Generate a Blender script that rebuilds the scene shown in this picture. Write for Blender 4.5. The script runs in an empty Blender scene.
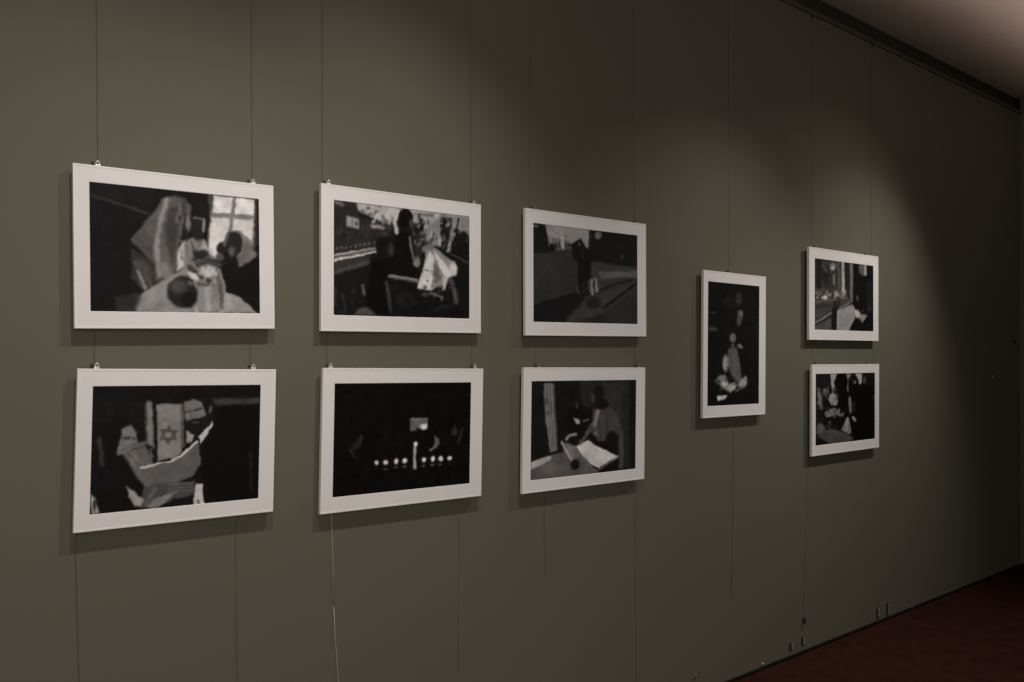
import bpy, bmesh, math, random
import numpy as np
from mathutils import Vector, Matrix

random.seed(4)
C = bpy.context.scene.collection
PI = math.pi

# ------------------------------------------------------------ room numbers (metres)
EYE_X, EYE_Y, EYE_Z = -0.4814, -2.6116, 1.674
CEIL = 3.749
X0, X1 = -2.6, 6.93           # main wall, left and right end
RAIL_Z = 3.625
FRONT = -0.035                # plane of the pictures' front faces
BACK = -0.020

# ------------------------------------------------------------ materials
def s2l(c):
    return tuple(((v/255)/12.92 if v/255 <= .04045 else ((v/255+.055)/1.055)**2.4) for v in c)

def mat(name, col, rough=.6, metal=0, spec=.3, var=0, vscale=6, bump=0, bscale=200, col2=None):
    m = bpy.data.materials.new(name); m.use_nodes = True
    nt = m.node_tree; N = nt.nodes; L = nt.links; b = N['Principled BSDF']
    b.inputs['Roughness'].default_value = rough
    b.inputs['Metallic'].default_value = metal
    b.inputs['Specular IOR Level'].default_value = spec
    b.inputs['Base Color'].default_value = (*col, 1)
    tc = N.new('ShaderNodeTexCoord')
    if var or col2:
        n = N.new('ShaderNodeTexNoise'); n.inputs['Scale'].default_value = vscale
        n.inputs['Detail'].default_value = 3
        L.new(tc.outputs['Object'], n.inputs['Vector'])
        r = N.new('ShaderNodeValToRGB')
        r.color_ramp.elements[0].position = .35; r.color_ramp.elements[1].position = .65
        c2 = col2 or tuple(c*(1+var) for c in col)
        r.color_ramp.elements[0].color = (*(c*(1-var) for c in col), 1)
        r.color_ramp.elements[1].color = (*c2, 1)
        L.new(n.outputs['Fac'], r.inputs['Fac']); L.new(r.outputs['Color'], b.inputs['Base Color'])
    if bump:
        n2 = N.new('ShaderNodeTexNoise'); n2.inputs['Scale'].default_value = bscale
        L.new(tc.outputs['Object'], n2.inputs['Vector'])
        bp = N.new('ShaderNodeBump'); bp.inputs['Strength'].default_value = bump
        bp.inputs['Distance'].default_value = .002
        L.new(n2.outputs['Fac'], bp.inputs['Height']); L.new(bp.outputs['Normal'], b.inputs['Normal'])
    return m

M = {}
M['wall'] = mat('olive_grey_wall', (.131, .1265, .097), .9, spec=.06, var=.02, vscale=1.7, col2=(.132, .1225, .096), bump=.12, bscale=260)
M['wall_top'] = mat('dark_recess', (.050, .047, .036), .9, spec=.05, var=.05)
M['ceiling'] = mat('ceiling_paint', (.52, .43, .38), .9, spec=.1, var=.03, vscale=3)
M['floor'] = mat('dark_red_carpet', (.036, .0125, .0098), .95, spec=.04, var=.16, vscale=9, bump=.5, bscale=420)
M['shadow_gap'] = mat('shadow_gap_black', (.010, .010, .009), .8, spec=.08)  # dark of the gap at the wall foot, put into the colour
M['rail'] = mat('painted_rail', (.085, .080, .062), .7, spec=.1)
M['frame'] = mat('white_lacquer_frame', (.78, .77, .75), .45, spec=.3, var=.01)
M['board'] = mat('white_mount_board', (.765, .74, .75), .8, spec=.1, var=.012, vscale=5)
M['backing'] = mat('grey_backing', (.10, .09, .08), .9)
M['hook'] = mat('bright_steel_hook', (.72, .70, .62), .35, metal=.6, spec=.5)
M['hook_dull'] = mat('dull_dark_hook', (.20, .19, .155), .5, metal=.2, spec=.3)  # same hooks in a darker, duller tone for the right-hand pictures
M['clip'] = mat('dark_clip', (.03, .03, .026), .6)
M['cable_dark'] = mat('dull_steel_cable', (.086, .081, .062), .7, metal=0, spec=.15)
M['cable_mid'] = mat('clear_nylon_cable', (.128, .1225, .094), .8, spec=.03)
M['cable_pale'] = mat('pale_nylon_cable', (.42, .39, .31), .4, spec=.4)
M['chip'] = mat('bare_plaster', (.5, .48, .42), .9)
M['scuff'] = mat('pale_bracket', (.20, .19, .165), .6)

pm = bpy.data.materials.new('black_and_white_print'); pm.use_nodes = True
_b = pm.node_tree.nodes['Principled BSDF']
_a = pm.node_tree.nodes.new('ShaderNodeAttribute'); _a.attribute_name = 'ink'
pm.node_tree.links.new(_a.outputs['Color'], _b.inputs['Base Color'])
_b.inputs['Roughness'].default_value = .55; _b.inputs['Specular IOR Level'].default_value = .10
M['print'] = pm

# ------------------------------------------------------------ mesh helpers
def obj(name, bm, m, parent=None, smooth=False):
    me = bpy.data.meshes.new(name)
    bmesh.ops.recalc_face_normals(bm, faces=bm.faces)
    bm.to_mesh(me); bm.free()
    me.materials.append(m)
    if smooth:
        for p in me.polygons: p.use_smooth = True
    o = bpy.data.objects.new(name, me); C.objects.link(o)
    if parent: o.parent = parent
    return o

def add_box(bm, x0, x1, y0, y1, z0, z1, bevel=0):
    r = bmesh.ops.create_cube(bm, size=1)
    for v in r['verts']:
        v.co = Vector(((x0+x1)/2+v.co.x*(x1-x0), (y0+y1)/2+v.co.y*(y1-y0), (z0+z1)/2+v.co.z*(z1-z0)))
    if bevel:
        es = {e for v in r['verts'] for e in v.link_edges}
        bmesh.ops.bevel(bm, geom=list(es), offset=bevel, segments=2, affect='EDGES', profile=.5)

def add_tube(bm, pts, r, n=8):
    pts = [Vector(p) for p in pts]; rings = []
    for i, p in enumerate(pts):
        d = (pts[min(i+1, len(pts)-1)]-pts[max(i-1, 0)]).normalized()
        a = d.cross(Vector((0, 1, 0)))
        if a.length < 1e-4: a = d.cross(Vector((1, 0, 0)))
        a.normalize(); b = d.cross(a)
        rings.append([bm.verts.new(p+(a*math.cos(t)+b*math.sin(t))*r) for t in (2*PI*k/n for k in range(n))])
    for q, w in zip(rings, rings[1:]):
        for k in range(n): bm.faces.new((q[k], q[(k+1) % n], w[(k+1) % n], w[k]))
    bm.faces.new(rings[0]); bm.faces.new(rings[-1][::-1])

def struct(name, bm, m, parent=None):
    o = obj(name, bm, m, parent)
    if not parent: o['kind'] = 'structure'
    return o

def tag(o, label, cat, group=None):
    o['label'] = label; o['category'] = cat
    if group: o['group'] = group

def thing(name, label, cat, loc, group=None):
    o = bpy.data.objects.new(name, None); C.objects.link(o)
    o.location = loc; o.empty_display_size = .1
    tag(o, label, cat, group); return o

# ------------------------------------------------------------ the room
bm = bmesh.new(); add_box(bm, X0, X1+.15, 0, .15, .0, RAIL_Z); struct('wall_back', bm, M['wall'])
bm = bmesh.new(); add_box(bm, X0, X1+.15, .035, .15, RAIL_Z, CEIL); struct('trim_2', bm, M['wall_top'])     # recess above the rail, darker than the wall below
bm = bmesh.new(); add_box(bm, X0, X1, -.010, .004, RAIL_Z-.016, RAIL_Z+.012, .002); struct('trim_1', bm, M['rail'])
bm = bmesh.new(); add_box(bm, X0, X1+.15, -6.2, .15, CEIL, CEIL+.12); struct('ceiling', bm, M['ceiling'])
bm = bmesh.new(); add_box(bm, X0, X1+.15, -6.2, .15, -.12, 0); struct('floor', bm, M['floor'])
bm = bmesh.new(); add_box(bm, X1, X1+.15, -6.2, 0, 0, CEIL); struct('wall_right', bm, M['wall'])
bm = bmesh.new(); add_box(bm, X0, X1, -.012, .0, 0, .015, .002); struct('shadow_gap_back', bm, M['shadow_gap'])  # black strip standing in for the shadow gap under the wall
bm = bmesh.new(); add_box(bm, X1-.012, X1, -6.2, -.012, 0, .020, .002); struct('shadow_gap_right', bm, M['shadow_gap'])  # the shadow-gap strip continued along the right wall

# ------------------------------------------------------------ print painter
# each print is a fine mesh whose vertex colours are brushed on from soft shapes
class Canvas:
    def __init__(s, quad, nx, ny, bg, paper):
        s.nx, s.ny, s.paper = nx, ny, paper
        src = [(0, 1), (1, 1), (1, 0), (0, 0)]
        A = []; B = []
        for (u, v), (x, y) in zip(src, quad):
            A.append([u, v, 1, 0, 0, 0, -u*x, -v*x]); B.append(x)
            A.append([0, 0, 0, u, v, 1, -u*y, -v*y]); B.append(y)
        h = np.append(np.linalg.solve(np.array(A, float), np.array(B, float)), 1).reshape(3, 3)
        U, V = np.meshgrid(np.linspace(0, 1, nx), np.linspace(0, 1, ny))
        w = h[2, 0]*U+h[2, 1]*V+1
        s.x = (h[0, 0]*U+h[0, 1]*V+h[0, 2])/w; s.y = (h[1, 0]*U+h[1, 1]*V+h[1, 2])/w
        wn = np.random.RandomState(nx+int(quad[0][0])); hh, ww = s.x.shape
        for q in ('x', 'y'):         # hand-drawn wobble so brushed edges are not ruler straight
            for cells, am in ((26, .55), (60, .35)):
                n = wn.rand(cells+2, cells+2)-.5
                yy = np.linspace(0, cells-.01, hh); xx = np.linspace(0, cells-.01, ww)
                yi = yy.astype(int); xi = xx.astype(int); fy = (yy-yi)[:, None]; fx = (xx-xi)[None, :]
                fy = fy*fy*(3-2*fy); fx = fx*fx*(3-2*fx)
                a = n[yi][:, xi]*(1-fy)*(1-fx)+n[yi+1][:, xi]*fy*(1-fx)+n[yi][:, xi+1]*(1-fy)*fx+n[yi+1][:, xi+1]*fy*fx
                setattr(s, q, getattr(s, q)+a*2*am*abs(quad[1][0]-quad[0][0])/130)
        s.g = np.full_like(s.x, float(bg)); s.view(0, 0, 1); s.gray(3.5)
        s.U, s.V = U, V
    def gray(s, amp):
        rng = np.random.RandomState(7)
        h, w = s.g.shape
        n = rng.rand(h//6+3, w//6+3)
        yy = np.linspace(0, n.shape[0]-1.01, h); xx = np.linspace(0, n.shape[1]-1.01, w)
        yi = yy.astype(int); xi = xx.astype(int); fy = (yy-yi)[:, None]; fx = (xx-xi)[None, :]
        a = n[yi][:, xi]*(1-fy)*(1-fx)+n[yi+1][:, xi]*fy*(1-fx)+n[yi][:, xi+1]*(1-fy)*fx+n[yi+1][:, xi+1]*fy*fx
        s.g += (a-.5)*2*amp
    def view(s, ox, oy, sc): s.ox, s.oy, s.sc = ox, oy, sc
    def xy(s): return (s.x-s.ox)*s.sc, (s.y-s.oy)*s.sc
    def put(s, d, val, blur, alpha):
        b = max(blur, .35*s.sc)
        k = np.clip(.5-d/(2*b), 0, 1); k = k*k*(3-2*k)*alpha
        s.g += (val-s.g)*k
    def P(s, pts, val, blur=3, alpha=1):
        X, Y = s.xy(); n = len(pts)
        d = np.full_like(X, 1e9); ins = np.zeros(X.shape, bool)
        for i in range(n):
            x1, y1 = pts[i]; x2, y2 = pts[(i+1) % n]
            ex, ey = x2-x1, y2-y1; l2 = ex*ex+ey*ey+1e-9
            t = np.clip(((X-x1)*ex+(Y-y1)*ey)/l2, 0, 1)
            d = np.minimum(d, (X-x1-t*ex)**2+(Y-y1-t*ey)**2)
            c = ((y1 > Y) != (y2 > Y)) & (X < (x2-x1)*(Y-y1)/((y2-y1) or 1e-9)+x1)
            ins ^= c
        d = np.sqrt(d); s.put(np.where(ins, -d, d), val, blur, alpha)
    def L(s, pts, w, val, blur=3, alpha=1):
        X, Y = s.xy(); d = np.full_like(X, 1e9)
        for (x1, y1), (x2, y2) in zip(pts, pts[1:]):
            ex, ey = x2-x1, y2-y1; l2 = ex*ex+ey*ey+1e-9
            t = np.clip(((X-x1)*ex+(Y-y1)*ey)/l2, 0, 1)
            d = np.minimum(d, (X-x1-t*ex)**2+(Y-y1-t*ey)**2)
        s.put(np.sqrt(d)-w/2, val, blur, alpha)
    def E(s, cx, cy, rx, ry, val, blur=4, alpha=1, rot=0):
        X, Y = s.xy(); X = X-cx; Y = Y-cy; c, q = math.cos(rot), math.sin(rot)
        a, b = X*c+Y*q, -X*q+Y*c
        s.put((np.sqrt((a/rx)**2+(b/ry)**2)-1)*min(rx, ry), val, blur, alpha)
    def busy(s, x0, y0, x1, y1, n, vals, r=5, alpha=.6, seed=1):   # small blurred bits of a crowded scene
        q = random.Random(seed)
        for _ in range(n):
            s.E(q.uniform(x0, x1), q.uniform(y0, y1), r*q.uniform(.5, 1.3), r*q.uniform(.7, 2.2), q.choice(vals), 3, alpha*q.uniform(.5, 1), q.uniform(-.6, .6))
    def finish(s):               # soften like an enlargement, then film grain and tonal mottling
        g = s.g
        for _ in range(1):
            p = np.pad(g, 1, mode='edge')
            g = (p[:-2, 1:-1]+p[2:, 1:-1]+p[1:-1, :-2]+p[1:-1, 2:]+2*p[1:-1, 1:-1])/6
        rng = np.random.RandomState(11); h, w = g.shape; m = np.zeros_like(g)
        for st, am in ((12, .07), (5, .045), (2, .025)):
            n = rng.rand(h//st+3, w//st+3)-.5
            yy = np.linspace(0, n.shape[0]-2.01, h); xx = np.linspace(0, n.shape[1]-2.01, w)
            yi = yy.astype(int); xi = xx.astype(int); fy = (yy-yi)[:, None]; fx = (xx-xi)[None, :]
            fy = fy*fy*(3-2*fy); fx = fx*fx*(3-2*fx)
            m += 2*am*(n[yi][:, xi]*(1-fy)*(1-fx)+n[yi+1][:, xi]*fy*(1-fx)+n[yi][:, xi+1]*(1-fy)*fx+n[yi+1][:, xi+1]*fy*fx)
        g = g*(1+m)
        s.g = g-3.0-6*np.clip((90-g)/90, 0, 1)*(g > 25)
    def colours(s):
        def lin(v): v = np.clip(v, 0, 255)/255; return np.where(v <= .04045, v/12.92, ((v+.055)/1.055)**2.4)
        s.finish()
        k = lin(s.g)/lin(np.array(s.paper))*.76
        return np.stack([k*.98, k*.955, k*.97, np.ones_like(k)], -1)

def paint_baptism(c):            # shawled figures, baby on white cloth, bright window
    c.view(60, 155, 3.591)
    c.P([(108, 100), (340, 118), (330, 190), (115, 150)], 30, 14)
    c.L([(115, 150), (200, 175), (310, 210)], 12, 50, 8)
    c.L([(500, 130), (520, 340)], 26, 28, 8)
    c.L([(534, 136), (540, 220), (525, 330)], 13, 66, 5)
    c.P([(545, 137), (714, 148), (704, 330), (600, 300), (565, 375), (535, 372), (522, 345), (538, 215)], 112, 5)
    c.P([(551, 141), (620, 145), (611, 205), (545, 202)], 198, 4)
    c.P([(634, 146), (704, 151), (698, 208), (627, 206)], 198, 4)
    c.P([(543, 218), (607, 222), (600, 290), (562, 320), (556, 368), (528, 350), (535, 260)], 190, 5)
    c.P([(622, 222), (697, 226), (690, 305), (645, 265), (615, 268)], 188, 5)
    c.L([(712, 150), (705, 320)], 14, 45, 6)
    # shawl
    c.P([(360, 155), (400, 145), (445, 152), (470, 185), (455, 250), (425, 320), (415, 400), (400, 430), (335, 455),
         (325, 385), (285, 345), (250, 305), (280, 265), (335, 200)], 82, 7)
    c.P([(255, 300), (300, 260), (330, 300), (325, 375)], 70, 8, .8)
    c.L([(378, 160), (352, 250), (340, 330), (348, 430)], 16, 128, 8)
    c.L([(362, 400), (385, 440)], 34, 112, 10)
    c.P([(388, 185), (425, 185), (412, 300), (398, 395), (378, 330), (372, 250)], 60, 8)
    c.L([(445, 160), (435, 200), (410, 250)], 14, 62, 6)
    c.L([(425, 175), (412, 230)], 6, 108, 4, .7); c.E(428, 205, 5, 6, 120, 3, .6); c.E(416, 235, 5, 6, 115, 3, .6)
    c.P([(448, 200), (470, 230), (455, 290), (430, 330), (410, 370), (420, 320)], 30, 6)
    c.P([(250, 335), (335, 385), (338, 460), (290, 480), (250, 440)], 50, 8)
    c.P([(255, 380), (290, 375), (325, 410), (318, 470), (285, 475)], 66, 8)
    c.L([(275, 415), (287, 445), (298, 475)], 9, 120, 5)
    # man behind
    c.E(455, 240, 9, 30, 105, 5); c.E(445, 270, 8, 14, 40, 5)
    c.P([(440, 310), (470, 290), (520, 310), (530, 370), (480, 390), (410, 412), (412, 345)], 112, 6)
    c.P([(418, 335), (442, 302), (436, 400), (412, 414)], 170, 5)
    c.P([(505, 300), (525, 330), (520, 350), (500, 340)], 150, 5)
    c.E(488, 262, 25, 42, 38, 6); c.L([(512, 232), (510, 270)], 10, 120, 4); c.L([(478, 222), (510, 226)], 9, 95, 5)
    c.L([(465, 310), (480, 360)], 8, 75, 4)
    c.E(498, 355, 28, 20, 42, 7); c.E(475, 375, 14, 10, 60, 5)
    # cloth and baby
    c.P([(235, 560), (260, 510), (330, 465), (400, 425), (450, 395), (520, 380), (570, 405), (590, 470), (600, 565), (420, 570)], 122, 6)
    c.P([(300, 490), (390, 440), (380, 520), (300, 545)], 135, 12, .7)
    c.P([(585, 490), (640, 508), (712, 572), (560, 568), (575, 520)], 138, 6)
    c.L([(500, 400), (520, 450), (525, 550)], 22, 152, 8); c.L([(548, 400), (570, 460), (575, 545)], 14, 84, 6)
    c.L([(470, 520), (480, 560)], 16, 148, 8)
    c.P([(498, 395), (550, 400), (560, 430), (520, 440)], 165, 6)
    c.E(432, 490, 55, 58, 38, 7); c.E(418, 470, 30, 26, 66, 14); c.E(455, 520, 26, 26, 24, 10)
    c.L([(455, 402), (490, 432), (535, 455)], 17, 56, 6); c.E(470, 432, 20, 11, 182, 5, rot=.5)
    c.L([(455, 460), (540, 465)], 12, 70, 8)
    c.L([(485, 395), (520, 380), (585, 392)], 16, 62, 6)
    c.busy(455, 395, 570, 470, 26, (190, 120, 60, 175, 80), 6, .5, 12); c.busy(415, 165, 450, 260, 16, (110, 50, 95, 40), 4, .5, 13)
    c.busy(420, 295, 530, 400, 18, (150, 70, 50, 130), 5, .5, 14); c.busy(255, 380, 330, 470, 10, (80, 40, 95), 6, .4, 15)
    # person at window
    c.P([(640, 280), (672, 300), (710, 350), (690, 405), (640, 405), (630, 340)], 98, 7)
    c.E(622, 312, 36, 44, 38, 6); c.E(578, 332, 20, 24, 34, 5); c.L([(600, 280), (585, 320)], 10, 90, 5)
    c.L([(660, 290), (650, 350)], 8, 125, 5, .7)
    c.E(612, 345, 12, 20, 80, 6)
    c.P([(580, 385), (640, 400), (718, 360), (722, 575), (700, 562), (640, 510), (595, 488), (585, 450)], 20, 7)
    c.E(570, 366, 15, 12, 70, 5)
    c.P([(190, 505), (285, 488), (262, 560), (195, 560)], 46, 12)

def paint_ceremony(c):           # two people over an open book, banner with a star
    c.view(60, 355, 3.591)
    c.P([(540, 156), (722, 154), (722, 178), (540, 182)], 58, 8)
    c.P([(118, 160), (240, 170), (300, 180), (300, 240), (118, 240)], 26, 20)
    c.L([(313, 176), (316, 250), (320, 335)], 24, 112, 7); c.L([(302, 180), (306, 320)], 6, 70, 5)
    c.P([(340, 178), (432, 178), (430, 350), (400, 378), (346, 382)], 118, 4)
    c.L([(428, 182), (436, 330)], 12, 84, 5)
    cx, cy, r = 383, 288, 30
    for o in (0, PI):
        t = [(cx+r*math.sin(o+k*2*PI/3), cy-r*math.cos(o+k*2*PI/3)) for k in range(3)]
        c.L(t+[t[0]], 8, 74, 3)
    c.E(cx, cy, 10, 10, 122, 4)
    # woman
    c.P([(150, 255), (200, 215), (250, 235), (275, 290), (250, 400), (300, 470), (290, 560), (130, 562)], 17, 8)
    c.L([(142, 300), (148, 340), (155, 390)], 17, 54, 8); c.P([(116, 490), (132, 505), (146, 556), (120, 562)], 158, 5)
    c.E(130, 530, 5, 20, 25, 4)
    c.P([(222, 262), (250, 252), (272, 275), (275, 320), (240, 350), (205, 355), (207, 320)], 112, 6)
    c.E(243, 298, 24, 7, 58, 5); c.E(250, 300, 4, 4, 130, 3)
    c.P([(262, 262), (285, 300), (290, 330), (275, 310)], 22, 5)
    c.L([(215, 345), (250, 325), (298, 318)], 20, 92, 6)
    c.P([(222, 350), (300, 325), (332, 375), (330, 395), (290, 405), (310, 470), (268, 430)], 90, 8)
    c.E(262, 375, 12, 18, 112, 8); c.L([(240, 350), (285, 400)], 5, 66, 5, .7)
    c.P([(300, 318), (325, 330), (345, 375), (335, 385), (318, 360)], 26, 5)
    c.L([(318, 340), (325, 365)], 7, 120, 4, .8)
    # man
    c.P([(540, 240), (560, 190), (722, 182), (722, 530), (515, 545), (505, 460), (500, 400), (520, 300)], 15, 4)
    c.L([(684, 355), (688, 430), (690, 500)], 6, 42, 5)
    c.P([(437, 168), (500, 155), (528, 180), (535, 240), (515, 262), (480, 278), (452, 262), (440, 225)], 106, 5)
    c.P([(440, 165), (470, 150), (520, 150), (545, 175), (548, 235), (525, 262), (518, 215), (500, 172), (470, 160)], 22, 5)
    c.P([(440, 238), (468, 232), (500, 228), (520, 215), (532, 240), (515, 268), (480, 282), (446, 265)], 30, 5)
    c.L([(443, 207), (462, 202)], 8, 54, 4); c.L([(475, 200), (500, 196)], 8, 54, 4); c.L([(466, 205), (460, 228)], 6, 85, 4)
    c.L([(468, 245), (492, 242)], 5, 72, 3); c.E(533, 198, 7, 17, 82, 4)
    c.P([(448, 275), (478, 288), (470, 315), (448, 318)], 140, 4)
    c.P([(545, 238), (540, 262), (498, 325), (488, 300)], 182, 4)
    c.P([(478, 285), (496, 300), (498, 330), (484, 318)], 25, 3)
    # book and hands
    c.P([(285, 405), (400, 385), (490, 312), (503, 395), (470, 440), (400, 465), (330, 475), (300, 470), (285, 440)], 86, 4)
    c.L([(290, 404), (345, 390), (403, 380), (445, 350), (486, 314)], 8, 188, 3)
    c.P([(350, 380), (390, 370), (400, 378), (360, 386)], 30, 3)
    c.P([(300, 470), (380, 460), (480, 455), (484, 500), (440, 515), (380, 530), (310, 548), (290, 520)], 68, 6)
    for y in (466, 480, 493): c.L([(385, y), (430, y-2), (470, y-4)], 6, 98, 4, .8)
    c.L([(300, 540), (340, 480)], 14, 86, 8)
    c.P([(238, 466), (268, 490), (298, 515), (290, 542), (265, 538), (248, 505)], 138, 5)
    c.P([(335, 515), (410, 495), (395, 515), (345, 546), (308, 546)], 120, 6)
    c.P([(400, 520), (470, 510), (470, 545), (390, 548)], 20, 5)
    c.P([(484, 466), (510, 466), (516, 540), (476, 543)], 172, 3); c.E(494, 530, 5, 7, 80, 3)

def paint_crowd(c):              # tall boy and cloth in a crowd
    c.view(305, 175, 4.011)
    c.P([(115, 103), (662, 158), (662, 225), (560, 200), (440, 195), (370, 180), (330, 200), (250, 165)], 140, 7)
    c.P([(210, 118), (360, 135), (360, 175), (310, 170), (250, 150)], 152, 8)
    for x, y in ((230, 150), (262, 158), (285, 150), (310, 168), (345, 175), (352, 190)): c.E(x, y, 9, 8, 80, 5, .7)
    c.P([(115, 104), (150, 108), (205, 116), (215, 170), (280, 185), (352, 205), (350, 225), (292, 260), (280, 292), (117, 320)], 40, 5)
    c.L([(125, 112), (150, 125)], 14, 100, 8)
    c.P([(166, 168), (215, 180), (214, 220), (166, 208)], 128, 4); c.L([(192, 175), (190, 214)], 5, 95, 3); c.E(205, 200, 6, 8, 70, 4)
    c.L([(270, 205), (310, 212)], 16, 128, 7); c.L([(265, 195), (340, 215)], 5, 60, 5)
    for k in range(9): c.E(130+k*18, 298-k*3, 4, 6, 92, 3)
    c.P([(115, 322), (280, 290), (288, 312), (118, 352)], 120, 3)
    c.L([(118, 334), (280, 302)], 5, 54, 3); c.L([(118, 345), (280, 311)], 5, 188, 3); c.L([(118, 323), (200, 306)], 3, 175, 2)
    c.P([(117, 352), (262, 325), (250, 365), (118, 405)], 50, 6); c.L([(122, 390), (250, 350)], 10, 68, 6)
    c.P([(116, 410), (245, 370), (240, 470), (116, 560)], 26, 8)
    c.L([(120, 455), (122, 520)], 10, 48, 6); c.L([(150, 480), (160, 550)], 12, 42, 8)
    c.busy(220, 125, 355, 195, 26, (40, 60, 190, 175), 6, .6, 3)
    c.busy(125, 210, 280, 290, 16, (24, 60, 52), 7, .6, 4)
    # middle crowd
    c.P([(425, 190), (490, 190), (490, 280), (450, 340), (430, 320)], 42, 6)
    for x, y, v in ((455, 205, 100), (470, 232, 90), (448, 222, 20), (478, 258, 60), (462, 180, 25), (440, 250, 30), (468, 215, 22)): c.E(x, y, 8, 10, v, 4)
    c.P([(482, 185), (540, 180), (548, 285), (500, 285), (482, 255)], 120, 8)
    for x in (495, 510, 525): c.L([(x, 190), (x+3, 270)], 5, 85, 4, .6)
    c.P([(540, 165), (590, 168), (582, 310), (548, 305)], 30, 5); c.E(555, 250, 8, 12, 80, 5)
    c.E(505, 158, 60, 6, 60, 6, .7); c.E(530, 160, 14, 8, 165, 4)
    c.L([(602, 165), (590, 230), (575, 300)], 15, 122, 5); c.L([(615, 170), (606, 240)], 8, 25, 4)
    c.P([(622, 165), (664, 165), (664, 245), (618, 232)], 118, 5)
    c.E(636, 255, 24, 34, 24, 6); c.P([(590, 290), (664, 262), (664, 580), (600, 480), (610, 380)], 20, 7)
    c.L([(585, 315), (660, 350)], 6, 85, 5, .8)
    c.busy(430, 165, 600, 300, 60, (18, 25, 150, 110, 70, 165), 6, .65, 5)
    c.busy(565, 200, 660, 330, 14, (15, 70, 95), 5, .5, 6)
    # rim lights and the two boys
    c.L([(372, 150), (358, 190), (366, 232)], 14, 172, 6)
    c.P([(362, 245), (395, 225), (430, 240), (440, 320), (440, 410), (336, 405), (350, 300)], 13, 4)
    c.E(400, 172, 29, 38, 12, 4); c.E(424, 195, 9, 20, 60, 5)
    c.L([(418, 248), (424, 290), (432, 335)], 10, 92, 5); c.E(446, 350, 14, 22, 110, 6); c.E(438, 385, 16, 14, 16, 5)
    c.E(315, 290, 34, 46, 17, 6); c.E(342, 300, 12, 26, 48, 8); c.E(318, 240, 22, 10, 62, 8, .6)
    c.P([(268, 345), (340, 330), (352, 400), (325, 460), (335, 562), (235, 562), (250, 430)], 12, 6)
    c.L([(232, 445), (238, 480)], 9, 92, 5); c.L([(326, 430), (332, 490), (345, 545)], 13, 58, 7)
    # rail and cloth
    c.L([(335, 406), (390, 414), (450, 426)], 15, 88, 4); c.L([(336, 402), (446, 420)], 4, 140, 3)
    c.P([(345, 425), (450, 440), (560, 500), (600, 470), (640, 575), (345, 570)], 18, 6)
    c.P([(485, 285), (520, 290), (600, 350), (608, 395), (575, 412), (562, 455), (535, 445), (505, 462), (450, 455), (470, 390)], 120, 5)
    c.P([(500, 300), (516, 325), (512, 400), (502, 462), (448, 452), (472, 375), (485, 335)], 178, 4)
    c.P([(516, 298), (552, 345), (592, 400), (560, 415), (540, 370), (522, 330)], 182, 4)
    c.E(594, 375, 17, 24, 168, 6); c.L([(560, 420), (556, 455)], 14, 165, 4)
    c.P([(514, 350), (530, 360), (545, 415), (528, 432), (512, 430)], 92, 5); c.L([(472, 378), (508, 385)], 4, 100, 3)
    c.E(490, 425, 5, 4, 80, 3); c.L([(455, 462), (505, 478), (565, 455)], 5, 60, 4)
    c.L([(500, 470), (548, 492)], 9, 90, 4); c.L([(586, 420), (600, 470), (605, 510)], 18, 70, 8)
    c.E(495, 290, 18, 12, 105, 6); c.L([(560, 330), (600, 350)], 6, 130, 5)
    c.P([(195, 560), (215, 535), (245, 530), (290, 562)], 68, 7); c.E(400, 500, 42, 28, 32, 8); c.E(400, 505, 20, 14, 20, 8)
    c.busy(470, 445, 600, 510, 22, (20, 90, 130, 60), 5, .6, 8); c.busy(120, 420, 240, 555, 16, (16, 45, 60), 8, .5, 9)
    c.busy(350, 450, 640, 570, 18, (10, 40, 34), 8, .5, 10); c.busy(455, 390, 600, 450, 14, (190, 110, 80), 4, .5, 11)
    c.E(480, 480, 18, 8, 60, 5); c.L([(520, 540), (590, 520)], 14, 36, 8)

def paint_candles(c):            # a row of candles in the dark
    c.view(340, 410, 7.877)
    c.P([(548, 66), (684, 62), (682, 150), (650, 165), (615, 150), (580, 165), (543, 162)], 92, 5)
    c.P([(612, 120), (684, 108), (684, 150), (650, 162), (620, 148)], 135, 7); c.E(655, 132, 22, 18, 205, 8)
    c.E(560, 100, 8, 30, 70, 8); c.E(600, 160, 10, 14, 50, 6); c.L([(553, 67), (680, 64)], 5, 125, 4, .7)
    c.E(592, 278, 24, 34, 36, 14); c.L([(588, 278), (584, 370), (582, 455)], 24, 128, 6); c.E(590, 272, 15, 20, 215, 7)
    c.L([(588, 290), (583, 450)], 8, 160, 5)
    for i, (x, y) in enumerate([(285, 412), (354, 410), (436, 405), (505, 403), (655, 396), (726, 390), (790, 390), (859, 387)]):
        c.E(x, y, 28, 28, 30, 14, .7)
        c.E(x, y, 16, 18+(3 if i in (2, 5) else 0), 205, 7, rot=.3 if i == 2 else 0)
        c.E(x-2, y+(45 if i != 1 else 53), 15, 7, 34 if i in (0, 7) else 92, 7)
    c.P([(80, 280), (120, 240), (165, 190), (178, 215), (160, 290), (110, 320)], 36, 12)
    c.L([(78, 310), (122, 370)], 11, 58, 8); c.L([(165, 200), (150, 260)], 8, 48, 8)
    c.P([(738, 200), (772, 235), (790, 265), (760, 300), (700, 325), (695, 315), (735, 290), (742, 250)], 92, 8)
    c.L([(700, 320), (750, 290)], 7, 105, 5)
    c.P([(880, 170), (905, 115), (925, 160), (915, 205), (880, 200)], 44, 10); c.L([(960, 160), (950, 215), (930, 260)], 18, 42, 9)

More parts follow.
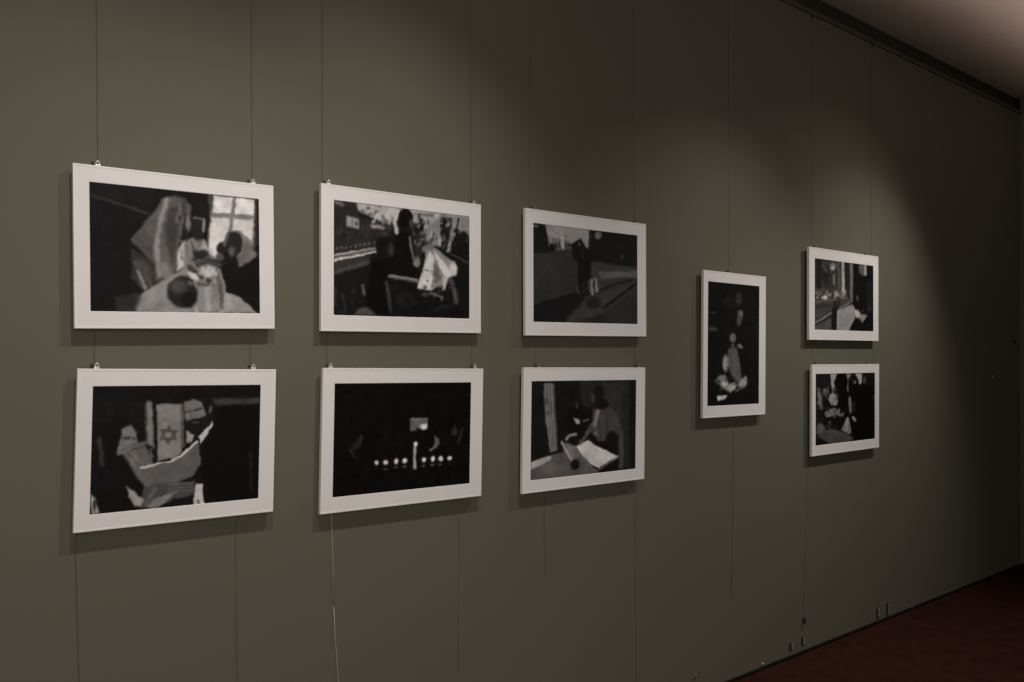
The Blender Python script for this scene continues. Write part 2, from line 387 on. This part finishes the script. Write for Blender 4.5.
def paint_street(c):             # dark figure crossing a square
    c.view(530, 220, 6.31)
    c.P([(22, 200), (300, 190), (300, 450), (22, 540)], 44, 14)
    c.P([(95, 26), (375, 60), (365, 180), (330, 160), (250, 180), (120, 165), (105, 80)], 122, 6)
    c.P([(20, 18), (95, 28), (112, 100), (122, 205), (20, 205)], 24, 5); c.L([(26, 38), (46, 42)], 12, 105, 5)
    c.L([(105, 40), (170, 90), (250, 140)], 4, 78, 3, .7)
    c.P([(112, 105), (190, 118), (245, 140), (265, 180), (130, 195)], 86, 6)
    c.L([(203, 112), (206, 172)], 15, 142, 4); c.L([(130, 110), (136, 150)], 10, 120, 5)
    for x in (165, 185, 228, 243): c.E(x, 160, 6, 20, 38, 5)
    c.E(140, 175, 20, 26, 22, 7)
    c.P([(372, 62), (680, 92), (682, 300), (600, 295), (500, 275), (440, 260), (378, 262)], 24, 7)
    c.busy(110, 80, 260, 190, 24, (70, 40, 130, 110), 5, .55, 51); c.busy(380, 80, 670, 280, 26, (32, 20, 40), 10, .5, 52)
    c.E(428, 95, 22, 26, 92, 7); c.L([(385, 70), (380, 160)], 18, 36, 5); c.E(578, 232, 12, 18, 52, 7); c.E(560, 160, 30, 20, 32, 10)
    c.P([(378, 262), (500, 275), (682, 300), (684, 665), (225, 650), (300, 560), (400, 440)], 52, 12)
    c.P([(430, 325), (684, 322), (684, 362), (560, 360), (450, 372)], 78, 10)
    c.P([(260, 600), (400, 470), (560, 480), (400, 650), (240, 650)], 54, 14)
    c.L([(684, 392), (580, 470), (460, 555)], 15, 24, 7); c.L([(640, 378), (520, 408), (430, 450)], 18, 34, 9)
    c.P([(470, 575), (684, 415), (684, 665), (350, 655)], 42, 12)
    c.E(400, 520, 50, 40, 36, 18)
    c.P([(20, 530), (130, 500), (290, 455), (340, 480), (330, 510), (235, 600), (205, 645), (20, 645)], 22, 12)
    c.P([(250, 648), (420, 600), (500, 650), (300, 660)], 32, 16, .7)
    c.P([(252, 150), (290, 132), (316, 112), (342, 155), (345, 185), (290, 200), (262, 185)], 20, 5); c.E(308, 152, 12, 14, 54, 6)
    c.P([(265, 180), (345, 165), (385, 200), (385, 260), (376, 380), (372, 470), (330, 480), (300, 440), (302, 260), (268, 240)], 19, 6)
    c.L([(322, 170), (335, 240)], 7, 60, 5, .7)
    c.L([(298, 420), (305, 462)], 7, 72, 5); c.P([(320, 390), (358, 385), (362, 470), (322, 475)], 30, 5)
    c.P([(362, 385), (380, 368), (425, 362), (432, 440), (385, 475), (366, 450)], 62, 6)
    c.L([(388, 378), (392, 472)], 11, 118, 5); c.L([(412, 370), (422, 448)], 13, 108, 5); c.E(402, 400, 7, 18, 34, 5)

def paint_reader(c):             # man leaning over a large open book
    c.view(528, 376, 6.31)
    c.P([(320, 30), (684, 20), (684, 590), (600, 590), (590, 330), (500, 200), (400, 200), (340, 200)], 38, 16)
    c.P([(470, 40), (600, 30), (590, 260), (520, 220), (480, 160)], 46, 18); c.L([(660, 40), (665, 560)], 40, 26, 16)
    c.P([(98, 50), (155, 48), (166, 250), (184, 470), (138, 482), (112, 300), (100, 180)], 80, 5)
    for a, b in ((108, 140), (126, 155), (147, 174)): c.L([(a, 55), (a+8, 200), (b, 470)], 7, 112, 4, .75)
    c.E(115, 165, 18, 14, 60, 8, .7); c.E(128, 235, 18, 14, 62, 8, .6)
    c.L([(160, 55), (186, 460)], 5, 125, 4, .6)
    c.P([(18, 600), (140, 500), (220, 480), (320, 480), (430, 600), (440, 612), (18, 660)], 74, 6)
    c.E(150, 580, 90, 30, 92, 20, .5)
    c.P([(20, 545), (130, 500), (146, 510), (146, 530), (22, 592)], 142, 4)
    c.P([(260, 190), (350, 190), (375, 300), (330, 380), (270, 370), (240, 280)], 16, 14)
    c.L([(345, 285), (375, 275)], 12, 84, 5); c.P([(285, 265), (325, 275), (322, 305), (302, 302)], 138, 5); c.E(304, 188, 9, 18, 52, 6)
    c.P([(205, 412), (255, 425), (305, 445), (320, 500), (300, 530), (275, 552), (232, 485)], 92, 5)
    c.L([(214, 420), (240, 470), (282, 545)], 10, 150, 4); c.L([(250, 440), (290, 520)], 8, 128, 4, .6)
    c.L([(240, 400), (262, 375), (300, 368)], 17, 125, 5); c.E(295, 560, 28, 34, 22, 8)
    c.P([(255, 405), (310, 385), (320, 420), (280, 435)], 20, 6)
    c.P([(400, 400), (480, 415), (580, 500), (570, 590), (460, 600), (450, 580), (568, 512), (430, 445)], 17, 6)
    c.P([(302, 445), (375, 402), (428, 440), (500, 475), (570, 510), (500, 548), (448, 582), (400, 560), (345, 510)], 168, 4)
    c.L([(375, 410), (420, 470), (520, 500)], 4, 138, 4, .6)
    c.L([(335, 510), (385, 565), (436, 600)], 7, 92, 3); c.L([(440, 598), (568, 515)], 6, 105, 3)
    c.P([(408, 205), (440, 195), (520, 195), (560, 250), (550, 340), (510, 350), (480, 415), (440, 410), (405, 365), (400, 300)], 58, 7)
    c.L([(465, 260), (480, 400)], 14, 72, 10, .7); c.L([(505, 250), (490, 360)], 10, 46, 8, .7)
    c.P([(430, 210), (452, 215), (440, 280), (425, 330), (405, 330), (415, 260)], 104, 6)
    c.L([(412, 320), (370, 370), (325, 425)], 22, 66, 6); c.L([(400, 300), (360, 360)], 6, 92, 5)
    c.P([(405, 365), (440, 380), (430, 345)], 95, 6)
    c.P([(535, 215), (565, 250), (600, 350), (605, 520), (575, 520), (570, 380), (525, 330)], 58, 7)
    c.L([(585, 500), (590, 540), (585, 580)], 28, 58, 8); c.L([(595, 390), (600, 500)], 5, 80, 4, .6)
    c.E(440, 100, 35, 42, 22, 6); c.E(408, 140, 15, 34, 56, 7); c.E(462, 175, 44, 32, 20, 8); c.E(430, 175, 12, 30, 24, 6)

def paint_portrait(c):           # figures in darkness
    c.view(704, 278, 5.167)
    c.E(182, 108, 17, 32, 48, 9); c.E(130, 125, 30, 30, 25, 14); c.L([(168, 105), (198, 105)], 5, 30, 4)
    c.P([(176, 165), (200, 165), (204, 200), (190, 240), (174, 250), (170, 210)], 62, 7); c.E(192, 180, 8, 14, 92, 6)
    c.E(46, 264, 28, 13, 54, 6); c.E(50, 180, 12, 8, 42, 6)
    c.E(150, 308, 16, 24, 88, 6); c.E(150, 350, 9, 14, 70, 6); c.P([(168, 345), (190, 338), (206, 362), (186, 362)], 96, 5)
    c.P([(128, 362), (170, 358), (184, 420), (196, 515), (175, 545), (140, 500), (122, 440)], 74, 6)
    c.L([(150, 380), (165, 500)], 8, 90, 8, .6)
    c.E(112, 442, 15, 42, 122, 7); c.E(122, 450, 5, 30, 70, 4, .7)
    c.P([(58, 530), (85, 500), (110, 500), (130, 545), (165, 535), (168, 560), (140, 595), (100, 570)], 112, 7)
    c.E(72, 535, 14, 12, 60, 6); c.E(108, 545, 14, 14, 155, 6); c.E(145, 565, 20, 14, 145, 6); c.E(200, 545, 22, 26, 128, 7, rot=.4)
    c.L([(165, 585), (205, 560)], 8, 90, 5); c.E(215, 520, 9, 14, 110, 5); c.L([(222, 530), (232, 555)], 4, 60, 4)
    c.E(172, 545, 10, 12, 55, 5); c.L([(110, 505), (128, 535)], 5, 85, 4)
    c.busy(75, 495, 230, 590, 30, (160, 50, 90, 25), 5, .55, 41); c.busy(98, 400, 126, 480, 8, (150, 70), 4, .5, 42)
    c.P([(70, 610), (122, 604), (112, 624), (72, 634)], 172, 3)

def paint_counter(c):            # window, shelf of things, white cloth, dark figure
    c.view(812, 255, 8.64)
    c.P([(25, 28), (245, 48), (250, 330), (25, 300)], 50, 14)
    c.L([(60, 40), (60, 290)], 40, 30, 14); c.E(115, 170, 34, 70, 34, 16); c.E(175, 180, 26, 40, 34, 12); c.L([(225, 50), (225, 110)], 20, 78, 8)
    c.E(178, 100, 24, 32, 118, 12); c.E(180, 112, 12, 14, 165, 8); c.E(120, 130, 14, 14, 72, 8); c.L([(188, 175), (190, 245)], 20, 98, 7)
    c.L([(235, 120), (238, 330)], 22, 74, 8)
    c.L([(265, 52), (267, 200), (268, 345)], 25, 148, 5); c.L([(298, 60), (300, 345)], 26, 36, 5); c.L([(335, 66), (338, 370)], 28, 84, 6)
    c.L([(348, 70), (350, 370)], 6, 110, 5, .7)
    c.P([(25, 290), (240, 290), (245, 360), (180, 385), (25, 390)], 62, 12)
    for x, y, rx, ry, v in ((60, 335, 22, 22, 84), (45, 365, 12, 12, 40), (110, 368, 26, 18, 165), (150, 335, 16, 24, 110), (208, 335, 15, 30, 128),
                            (180, 350, 10, 24, 40), (88, 340, 10, 16, 45), (130, 320, 12, 10, 100), (262, 365, 20, 16, 96), (292, 370, 18, 12, 84)): c.E(x, y, rx, ry, v, 6)
    c.P([(25, 392), (180, 378), (345, 372), (345, 400), (215, 455), (25, 570)], 60, 7)
    c.L([(28, 410), (120, 390), (180, 388)], 9, 88, 5); c.P([(185, 400), (260, 390), (230, 450), (185, 460)], 40, 10)
    c.busy(30, 300, 300, 385, 60, (170, 40, 110, 80, 150, 30), 7, .65, 21); c.busy(90, 60, 240, 280, 26, (80, 28, 100, 60), 9, .5, 22)
    c.L([(28, 585), (100, 545), (165, 500)], 18, 104, 7); c.L([(28, 450), (160, 430)], 30, 44, 12, .7)
    c.P([(25, 610), (165, 540), (170, 655), (25, 650)], 70, 10)
    c.L([(194, 470), (194, 570), (190, 645)], 36, 24, 7)
    c.P([(216, 475), (260, 455), (345, 425), (378, 480), (368, 545), (335, 610), (312, 665), (212, 660)], 128, 6)
    c.L([(240, 455), (300, 425), (345, 392)], 15, 104, 5); c.L([(250, 470), (345, 415)], 5, 62, 4); c.L([(225, 480), (222, 640)], 8, 148, 6)
    c.P([(358, 60), (528, 85), (530, 665), (316, 665), (345, 600), (380, 540), (385, 470), (350, 400)], 16, 6)
    c.P([(395, 75), (470, 85), (468, 165), (440, 180), (405, 150)], 74, 12); c.L([(455, 85), (458, 165)], 18, 130, 8)
    c.P([(462, 250), (500, 210), (522, 300), (515, 480), (478, 480)], 30, 10); c.E(492, 460, 14, 26, 44, 8)
    c.P([(355, 470), (400, 475), (425, 510), (475, 518), (445, 565), (430, 590), (402, 545), (368, 540)], 112, 6)
    c.P([(360, 480), (395, 478), (415, 530), (385, 540)], 165, 6); c.L([(412, 545), (432, 580)], 6, 60, 5)
    c.busy(360, 475, 460, 560, 14, (185, 90, 60), 6, .5, 23); c.busy(220, 360, 345, 440, 16, (110, 40, 130), 6, .5, 24)
    c.E(388, 372, 12, 26, 66, 7)

def paint_gathering(c):          # people pressed round a table
    c.view(814, 370, 8.64)
    c.P([(22, 38), (160, 36), (160, 140), (22, 160)], 30, 8)
    c.P([(152, 35), (206, 33), (180, 110), (195, 180), (168, 190), (156, 120)], 140, 6)
    c.P([(288, 28), (325, 28), (305, 100), (302, 190), (284, 170)], 112, 7)
    c.P([(370, 28), (418, 28), (416, 110), (400, 130), (380, 90), (345, 50)], 150, 6); c.E(440, 85, 13, 34, 62, 8)
    c.L([(330, 45), (365, 52)], 10, 110, 6)
    c.E(245, 100, 52, 74, 11, 7); c.P([(210, 150), (290, 150), (300, 380), (270, 480), (215, 430), (210, 270)], 11, 8)
    c.E(346, 120, 46, 80, 10, 6); c.P([(310, 180), (380, 120), (530, 120), (530, 595), (350, 605), (320, 500), (330, 360)], 10, 7)
    c.E(523, 235, 7, 26, 60, 5)
    c.P([(32, 155), (62, 160), (78, 240), (88, 340), (60, 350), (40, 280)], 88, 9); c.L([(50, 170), (62, 300)], 8, 118, 6, .8)
    c.E(102, 188, 16, 32, 92, 8); c.E(100, 265, 22, 26, 22, 8); c.L([(132, 150), (128, 200)], 14, 78, 7)
    c.E(183, 170, 14, 18, 66, 7)
    c.P([(140, 215), (170, 192), (200, 215), (215, 270), (200, 305), (160, 305), (132, 260)], 128, 7); c.E(190, 290, 10, 12, 160, 5); c.E(205, 230, 10, 26, 70, 6)
    c.P([(98, 372), (150, 335), (190, 325), (215, 350), (235, 375), (268, 362), (262, 392), (232, 405), (190, 385), (140, 410), (118, 410)], 92, 6)
    c.L([(105, 385), (150, 355), (190, 340)], 8, 120, 6, .7); c.E(222, 350, 9, 20, 112, 5)
    c.P([(140, 410), (200, 395), (255, 410), (230, 510), (170, 500)], 16, 8)
    c.P([(20, 360), (90, 380), (100, 450), (30, 450)], 24, 10)
    c.P([(30, 480), (60, 450), (110, 500), (100, 545), (30, 560)], 72, 10); c.L([(55, 470), (80, 520)], 10, 96, 7, .7); c.E(145, 455, 12, 8, 66, 5)
    c.P([(304, 225), (322, 232), (332, 300), (332, 368), (312, 372), (304, 300)], 100, 6); c.E(350, 310, 18, 40, 34, 10)
    c.P([(328, 398), (352, 400), (370, 430), (358, 450), (338, 430)], 116, 6); c.E(345, 412, 10, 8, 150, 5)
    c.P([(290, 402), (306, 410), (330, 540), (305, 556), (238, 520), (268, 450)], 108, 6); c.L([(292, 420), (285, 520)], 14, 140, 8)
    c.P([(35, 585), (110, 520), (160, 505), (240, 530), (310, 560), (345, 590), (330, 610), (185, 642), (150, 645)], 64, 6)
    c.L([(160, 520), (300, 580)], 20, 78, 12, .6)
    c.busy(25, 150, 130, 345, 34, (110, 25, 70, 130, 18), 9, .6, 31); c.busy(100, 330, 270, 410, 22, (120, 50, 28, 100), 8, .5, 32)
    c.busy(30, 450, 200, 560, 24, (100, 30, 60, 85), 9, .5, 33); c.busy(150, 190, 215, 300, 12, (160, 80, 60), 7, .5, 34)
    c.busy(285, 40, 420, 120, 14, (90, 160, 25), 8, .5, 35)
    c.P([(18, 590), (60, 590), (150, 640), (18, 662)], 16, 6)

# ------------------------------------------------------------ framed photographs
def picture(label, c, hook_mat='hook', *, size, tilt, photo, q, painter, bg, paper, res, hooks):
    return _picture(label, c, size, tilt, photo, q, painter, bg, paper, res, hooks, hook_mat)
def _picture(label, c, size, tilt, photo, q, painter, bg, paper, res, hooks, hook_mat):
    (cx, cz), (w, h) = c, size
    left = cx-w/2
    side = (FRONT-BACK)*(-1)*(left-EYE_X)/abs(EYE_Y-FRONT)      # part of the measured width is the frame's own left side
    w2 = w-side; cx2 = cx+side/2
    root = thing('framed_photograph', label, 'framed photo', (cx2, 0, cz), 'white framed black and white photographs hung on the wall')
    root.rotation_euler = (0, -tilt, 0)
    hw, hh = w2/2, h/2; lip = .0065
    # frame: four mitred sides as one ring
    bm = bmesh.new()
    prof = [(0, BACK), (0, FRONT+.0012), (.0012, FRONT), (lip-.0006, FRONT), (lip, FRONT+.0004), (lip, FRONT+.006), (lip+.004, FRONT+.006), (lip+.004, BACK)]
    rings = []
    for sx, sz in ((-1, -1), (1, -1), (1, 1), (-1, 1)):
        rings.append([bm.verts.new((sx*(hw-i), y, sz*(hh-i))) for i, y in prof])
    n = len(prof)
    for k in range(4):
        a, b = rings[k], rings[(k+1) % 4]
        for i in range(n): bm.faces.new((a[i], b[i], b[(i+1) % n], a[(i+1) % n]))
    obj('frame', bm, M['frame'], root)
    bm = bmesh.new(); add_box(bm, -hw+.011, hw-.011, BACK-.004, BACK+.001, -hh+.011, hh-.011); obj('backing_board', bm, M['backing'], root)
    # mount board with a bevelled opening
    l, r, b_, t = photo; l -= side/2; r -= side/2
    bm = bmesh.new(); yF, yB, bv = FRONT+.0007, FRONT+.0019, .0012; i = lip-.0004
    A = [bm.verts.new((x, yF, z)) for x, z in ((-hw+i, -hh+i), (hw-i, -hh+i), (hw-i, hh-i), (-hw+i, hh-i))]
    B = [bm.verts.new((x, yF, z)) for x, z in ((l, b_), (r, b_), (r, t), (l, t))]
    D = [bm.verts.new((x, yB, z)) for x, z in ((l+bv, b_+bv), (r-bv, b_+bv), (r-bv, t-bv), (l+bv, t-bv))]
    for k in range(4):
        m = (k+1) % 4
        bm.faces.new((A[k], A[m], B[m], B[k])); bm.faces.new((B[k], B[m], D[m], D[k]))
    obj('mount_board', bm, M['board'], root)
    # the print
    nx, ny = res
    cv = Canvas(q, nx, ny, bg, paper); painter(cv)
    col = cv.colours().reshape(-1, 4)
    xs = np.linspace(l, r, nx); zs = np.linspace(b_, t, ny)
    XX, ZZ = np.meshgrid(xs, zs)
    co = np.stack([XX, np.full_like(XX, yB+.0002), ZZ], -1).reshape(-1, 3)
    idx = np.arange(nx*ny).reshape(ny, nx)
    fc = np.stack([idx[:-1, :-1], idx[:-1, 1:], idx[1:, 1:], idx[1:, :-1]], -1).reshape(-1, 4)
    me = bpy.data.meshes.new('photo_print'); me.from_pydata(co.tolist(), [], fc.tolist())
    at = me.color_attributes.new('ink', 'FLOAT_COLOR', 'POINT'); at.data.foreach_set('color', col.astype(np.float32).ravel())
    me.materials.append(M['print'])
    o = bpy.data.objects.new('photo_print', me); C.objects.link(o); o.parent = root
    # hooks on the top edge
    for hx in hooks:
        x = (hx-cx2)
        bm = bmesh.new()
        add_box(bm, x-.0075, x+.0075, BACK-.006, BACK-.002, hh-.006, hh+.006, .001)
        add_tube(bm, [(x-.006, BACK-.004, hh+.004), (x-.005, BACK-.005, hh+.011), (x, BACK-.004, hh+.016), (x+.004, BACK-.003, hh+.011), (x+.004, BACK-.003, hh+.006)], .0017)
        hk = obj('hanging_hook', bm, M[hook_mat], root, True)
        bm = bmesh.new(); add_tube(bm, [(x-.013, BACK+.0025, hh+.001), (x-.013, BACK+.0025, hh+.013)], .0036, 10); obj('cable_clamp', bm, M['clip'], hk)
    return root

PICS = [
 ('white framed photo of shawled people around a baby beside a bright window',
  dict(c=(.3490, 1.9670), size=(.5890, .4610), tilt=.0215, photo=(-.2504, .2465, -.1825, .1835), q=[(90.1, 183.4), (260.5, 196.2), (259.9, 314.6), (90.1, 309.6)]),
  paint_baptism, 22, 192, (220, 158), (.125, .581)),
 ('white framed photo of a bearded man holding an open book before a star banner',
  dict(c=(.3590, 1.3870), size=(.5860, .4570), tilt=-.0110, photo=(-.2497, .2435, -.1822, .1800), q=[(92, 386.5), (261.1, 384.5), (259.9, 501.8), (91.5, 511.8)]),
  paint_ceremony, 19, 190, (220, 158), (.122, .581)),
 ('white framed photo of dark haired boys and white cloth in a busy crowd',
  dict(c=(1.1406, 1.9900), size=(.6802, .4964), tilt=.0088, photo=(-.2859, .2865, -.1940, .1977), q=[(333.9, 201.2), (470, 214.9), (469.8, 319.1), (333.7, 315.1)]),
  paint_crowd, 22, 182, (200, 140), (.842, 1.456)),
 ('white framed photo of a row of small lit candles in near total darkness',
  dict(c=(1.1513, 1.3673), size=(.6840, .4897), tilt=-.0108, photo=(-.2905, .2860, -.1929, .1931), q=[(334.2, 383.7), (471.3, 381.9), (470.3, 485.1), (333.2, 496.1)]),
  paint_candles, 12, 182, (200, 140), (.851, 1.462)),
 ('white framed photo of a dark standing figure with a pale bag crossing an empty square',
  dict(c=(2.0611, 2.0014), size=(.7370, .5145), tilt=.0111, photo=(-.3134, .3111, -.2022, .2013), q=[(533.5, 223.2), (637.4, 234.7), (638.1, 324.9), (533.5, 321.4)]),
  paint_street, 40, 166, (180, 125), (1.765, 2.383)),
 ('white framed photo of a man leaning over a large open book on a table',
  dict(c=(2.0555, 1.3556), size=(.7396, .5075), tilt=-.0067, photo=(-.3145, .3114, -.2037, .1989), q=[(531.5, 382), (636.4, 378.9), (636.1, 469.5), (530.9, 480.3)]),
  paint_reader, 21, 166, (180, 125), (1.790, 2.395)),
 ('the only upright white framed photo, dim pale figures on black',
  dict(c=(3.0998, 1.7182), size=(.5439, .7265), tilt=-.0036, photo=(-.2174, .2152, -.3060, .3100), q=[(708.3, 281.5), (759.7, 285.7), (759.2, 404.2), (707.5, 406.1)]),
  paint_portrait, 17, 168, (120, 170), (3.075,)),
 ('white framed photo of a figure in black beside a window and white draped counter',
  dict(c=(4.1690, 2.0165), size=(.8080, .5230), tilt=.0045, photo=(-.3211, .3430, -.2043, .2006), q=[(814.9, 258.5), (872.8, 265.2), (873.1, 331.6), (814.9, 329.7)]),
  paint_counter, 30, 178, (170, 118), (3.885, 4.45)),
 ('white framed photo of dark coated people crowding round a table, far right below another',
  dict(c=(4.1900, 1.3567), size=(.7860, .5160), tilt=.0007, photo=(-.3300, .3430, -.2010, .2055), q=[(816.9, 374.4), (875.1, 372.1), (875.1, 438.5), (816.3, 446.2)]),
  paint_gathering, 17, 176, (170, 118), (3.90, 4.47)),
]
for lab, kw, fn, bg, paper, res, hooks in PICS:
    picture(lab, painter=fn, bg=bg, paper=paper, res=res, hooks=hooks, hook_mat='hook' if kw['c'][0] < 1.2 else 'hook_dull', **kw)

# ------------------------------------------------------------ hanging cables from the rail
def cable(label, pts, m, r=.0009, end=True):
    top = pts[0]
    P = [(top[0], -.0035, RAIL_Z-.020), (top[0], -.0030, RAIL_Z-.040)]
    for x, z in pts: P.append((x, -.0030, z))
    root = thing('hanging_cable', label, 'cable', (P[0][0], 0, P[0][2]), 'picture hanging cables on the olive wall')
    off = Vector(root.location)
    bm = bmesh.new(); add_tube(bm, [Vector(p)-off for p in P], r, 6)
    obj('cable_line', bm, m, root, True)
    bm = bmesh.new(); add_box(bm, -.005, .005, -.014, -.0095, -.022, .004, .001); obj('rail_slider', bm, M['clip'], root)
    return root, P[-1], off

cable('dark cable holding the left side of the shawled people photo and the star banner photo',
      [(.112, 2.9), (.114, 2.674), (.125, 2.207), (.122, 1.64), (.084, 1.16), (.080, 1.10), (.094, .738), (.095, .40)], M['cable_dark'], .0007)
cable('thin dark cable rising from the right hook of the shawled people photo',
      [(.565, 3.1), (.571, 2.798), (.581, 2.226), (.581, 1.623), (.545, 1.16), (.538, 1.124), (.550, .627), (.552, .38)], M['cable_dark'], .0007)
cable('cable with a pale lower end hanging below the candle photo at its left side',
      [(.815, 3.1), (.819, 2.866), (.826, 2.243), (.851, 1.622), (.870, 1.16)], M['cable_dark'], .0007)
# its pale free end is a lighter line running on below the candle picture
r2 = [o for o in C.objects if o.name.startswith('hanging_cable')][-1]
off = Vector(r2.location)
bm = bmesh.new(); add_tube(bm, [Vector(p)-off for p in ((.870, -.0030, 1.16), (.872, -.0030, 1.113), (.880, -.0030, .93), (.884, -.0032, .80))], .00115, 6)
o = obj('cable_tail', bm, M['cable_pale'], r2, True); o['label'] = 'pale upper length of the cable tail'
bm = bmesh.new(); add_tube(bm, [Vector(p)-off for p in ((.884, -.0032, .80), (.890, -.0032, .70), (.904, -.0030, .542), (.912, -.0030, .40), (.93, -.0030, .30))], .00125, 6)
o = obj('cable_tail', bm, M['cable_pale'], r2, True); o['label'] = 'pale lower length of the cable tail'
cable('faint cable on the right side of the crowd photo and the candle photo',
      [(1.440, 3.2), (1.444, 3.036), (1.456, 2.261), (1.462, 1.618), (1.412, 1.14), (1.410, 1.10), (1.409, .689), (1.412, .45)], M['cable_mid'], .00055)
cable('cable on the left side of the open square photo, ending below the reader photo',
      [(1.749, 3.3), (1.749, 3.12), (1.751, 2.268), (1.790, 1.617), (1.840, 1.10), (1.844, 1.061), (1.852, .75)], M['cable_mid'], .00055)
cable('cable on the right side of the open square photo and of the reader photo',
      [(2.365, 3.4), (2.369, 3.289), (2.383, 2.281), (2.395, 1.618), (2.399, 1.07), (2.405, .60), (2.413, .177)], M['cable_mid'], .00055)
cable('single cable of the upright photo, running on down the wall below it',
      [(3.082, 3.483), (3.095, 2.12), (3.137, 1.38), (3.139, 1.026), (3.125, .415)], M['cable_mid'], .00055)
rt, endp, off = cable('cable left of the rightmost picture pair ending in a small dark weight',
      [(3.859, 3.58), (3.865, 2.3), (3.888, 1.628), (3.845, 1.12), (3.839, 1.075), (3.805, .5), (3.792, .185)], M['cable_mid'], .00055)
bm = bmesh.new(); add_tube(bm, [Vector(p)-off for p in ((3.792, -.0085, .200), (3.792, -.0085, .192), (3.791, -.0085, .172), (3.791, -.0085, .166))], .0085, 12)
obj('weight', bm, M['clip'], rt, True)
cable('rightmost cable, on the right side of the figure in black photo and the gathering photo',
      [(4.542, 3.58), (4.546, 2.297), (4.561, 1.627), (4.562, 1.12)], M['cable_mid'], .00055)

# ------------------------------------------------------------ small fittings and marks low on the wall
def bracket(label, x, z0, z1, w):
    root = thing('wall_bracket', label, 'bracket', (x, 0, (z0+z1)/2), 'small brackets low on the wall')
    h = (z1-z0)/2
    bm = bmesh.new(); add_box(bm, -w, 0, -.008, .001, -h, h, .0008); obj('slot', bm, M['clip'], root)
    bm = bmesh.new(); add_box(bm, .001, w*1.8, -.006, .001, -h*1.02, h*.7, .0008); obj('plate', bm, M['scuff'], root)
bracket('small dark bracket near the floor, left one of the pair nearer the weighted cable', 3.668, .044, .082, .012)
bracket('small dark bracket near the floor directly under the weighted cable', 3.786, .050, .092, .010)
bracket('small bracket near the floor, left one of the farther pair', 4.630, .036, .090, .013)
bracket('small bracket near the floor, right one of the farther pair', 4.758, .032, .101, .013)

def nail(name, label, cat, x, z, r, m):
    bm = bmesh.new()
    add_tube(bm, [(0, .001, 0), (0, -.006, 0), (0, -.007, 0), (0, -.010, 0)], r, 12)
    o = obj(name, bm, m, None, True); o.location = (x, 0, z); tag(o, label, cat)
nail('wall_screw', 'pale screw head in the dark wall near its right end', 'screw', 6.379, 1.509, .014, M['scuff'])
nail('wall_plug', 'small black plug in the wall close to the right corner', 'plug', 6.80, 1.78, .016, M['clip'])
nail('paint_chip', 'tiny bright chip at the wall foot, right below the reader photo side', 'chip', 3.399, .030, .0055, M['chip'])
nail('paint_fleck', 'tiny pale fleck low on the wall at the bottom edge of the view', 'fleck', 2.838, .10, .006, M['scuff'])

# ------------------------------------------------------------ light
def spot(name, loc, aim, power, size, blend, radius=.035, col=(1, .93, .84)):
    l = bpy.data.lights.new(name, 'SPOT'); l.energy = power; l.spot_size = math.radians(size); l.spot_blend = blend
    l.shadow_soft_size = radius; l.color = col
    o = bpy.data.objects.new(name, l); C.objects.link(o); o.location = loc
    o.rotation_euler = (Vector(aim)-Vector(loc)).to_track_quat('-Z', 'Y').to_euler()
    return o
spot('wall_spot', (.10, -1.35, 3.66), (.05, 0, .70), 80, 74, 1)
spot('wall_spot', (1.20, -1.35, 3.66), (.85, 0, .65), 104, 80, 1)
spot('wall_spot', (3.40, -1.35, 3.66), (2.70, 0, .65), 84, 74, 1)
spot('wall_spot', (5.00, -1.32, 3.66), (4.00, 0, .25), 132, 75, 1)
spot('wall_spot', (4.70, -1.36, 3.66), (3.85, 0, .60), 42, 92, 1)  # added wide copy of the spot above, only softens its pool edge
def area(name, loc, aim, power, sx, sy, col, spread=180):
    l = bpy.data.lights.new(name, 'AREA'); l.shape = 'RECTANGLE'; l.size = sx; l.size_y = sy
    l.energy = power; l.color = col; l.spread = math.radians(spread)
    o = bpy.data.objects.new(name, l); C.objects.link(o); o.location = loc
    o.rotation_euler = (Vector(aim)-Vector(loc)).to_track_quat('-Z', 'Y').to_euler()
area('ceiling_fill', (5.0, -1.0, 3.28), (5.0, -.999, 3.75), 7.0, 4.0, .8, (1, .82, .72), 122)  # added unseen panel facing up, stands in for light reflected onto the ceiling
area('bounce_fill', (-1.2, -4.6, 2.0), (.6, 0, .7), 78, 2.2, 2.2, (1, .93, .86))  # added unseen fill, stands in for spotlight bounce at the left

w = bpy.data.worlds.new('room_air'); bpy.context.scene.world = w; w.use_nodes = True
w.node_tree.nodes['Background'].inputs['Color'].default_value = (1, .93, .85, 1)
w.node_tree.nodes['Background'].inputs['Strength'].default_value = .035

# ------------------------------------------------------------ camera
a0, pitch, roll, fpx = .688219, .012965, -.006985, 840.67
R = Vector((math.cos(a0), -math.sin(a0), 0)); F = Vector((math.sin(a0), math.cos(a0), 0)); U = Vector((0, 0, 1))
c, s = math.cos(pitch), math.sin(pitch)
F, U = c*F+s*U, c*U-s*F
c, s = math.cos(roll), math.sin(roll)
R, U = c*R-s*U, s*R+c*U
cd = bpy.data.cameras.new('camera'); cam = bpy.data.objects.new('camera', cd); C.objects.link(cam)
cd.sensor_width = 36; cd.lens = fpx/1024*36; cd.clip_start = .05
mt = Matrix(((R.x, U.x, -F.x, EYE_X), (R.y, U.y, -F.y, EYE_Y), (R.z, U.z, -F.z, EYE_Z), (0, 0, 0, 1)))
cam.matrix_world = mt
bpy.context.scene.camera = cam
bpy.context.scene.view_settings.view_transform = 'Standard'
bpy.context.scene.view_settings.look = 'None'
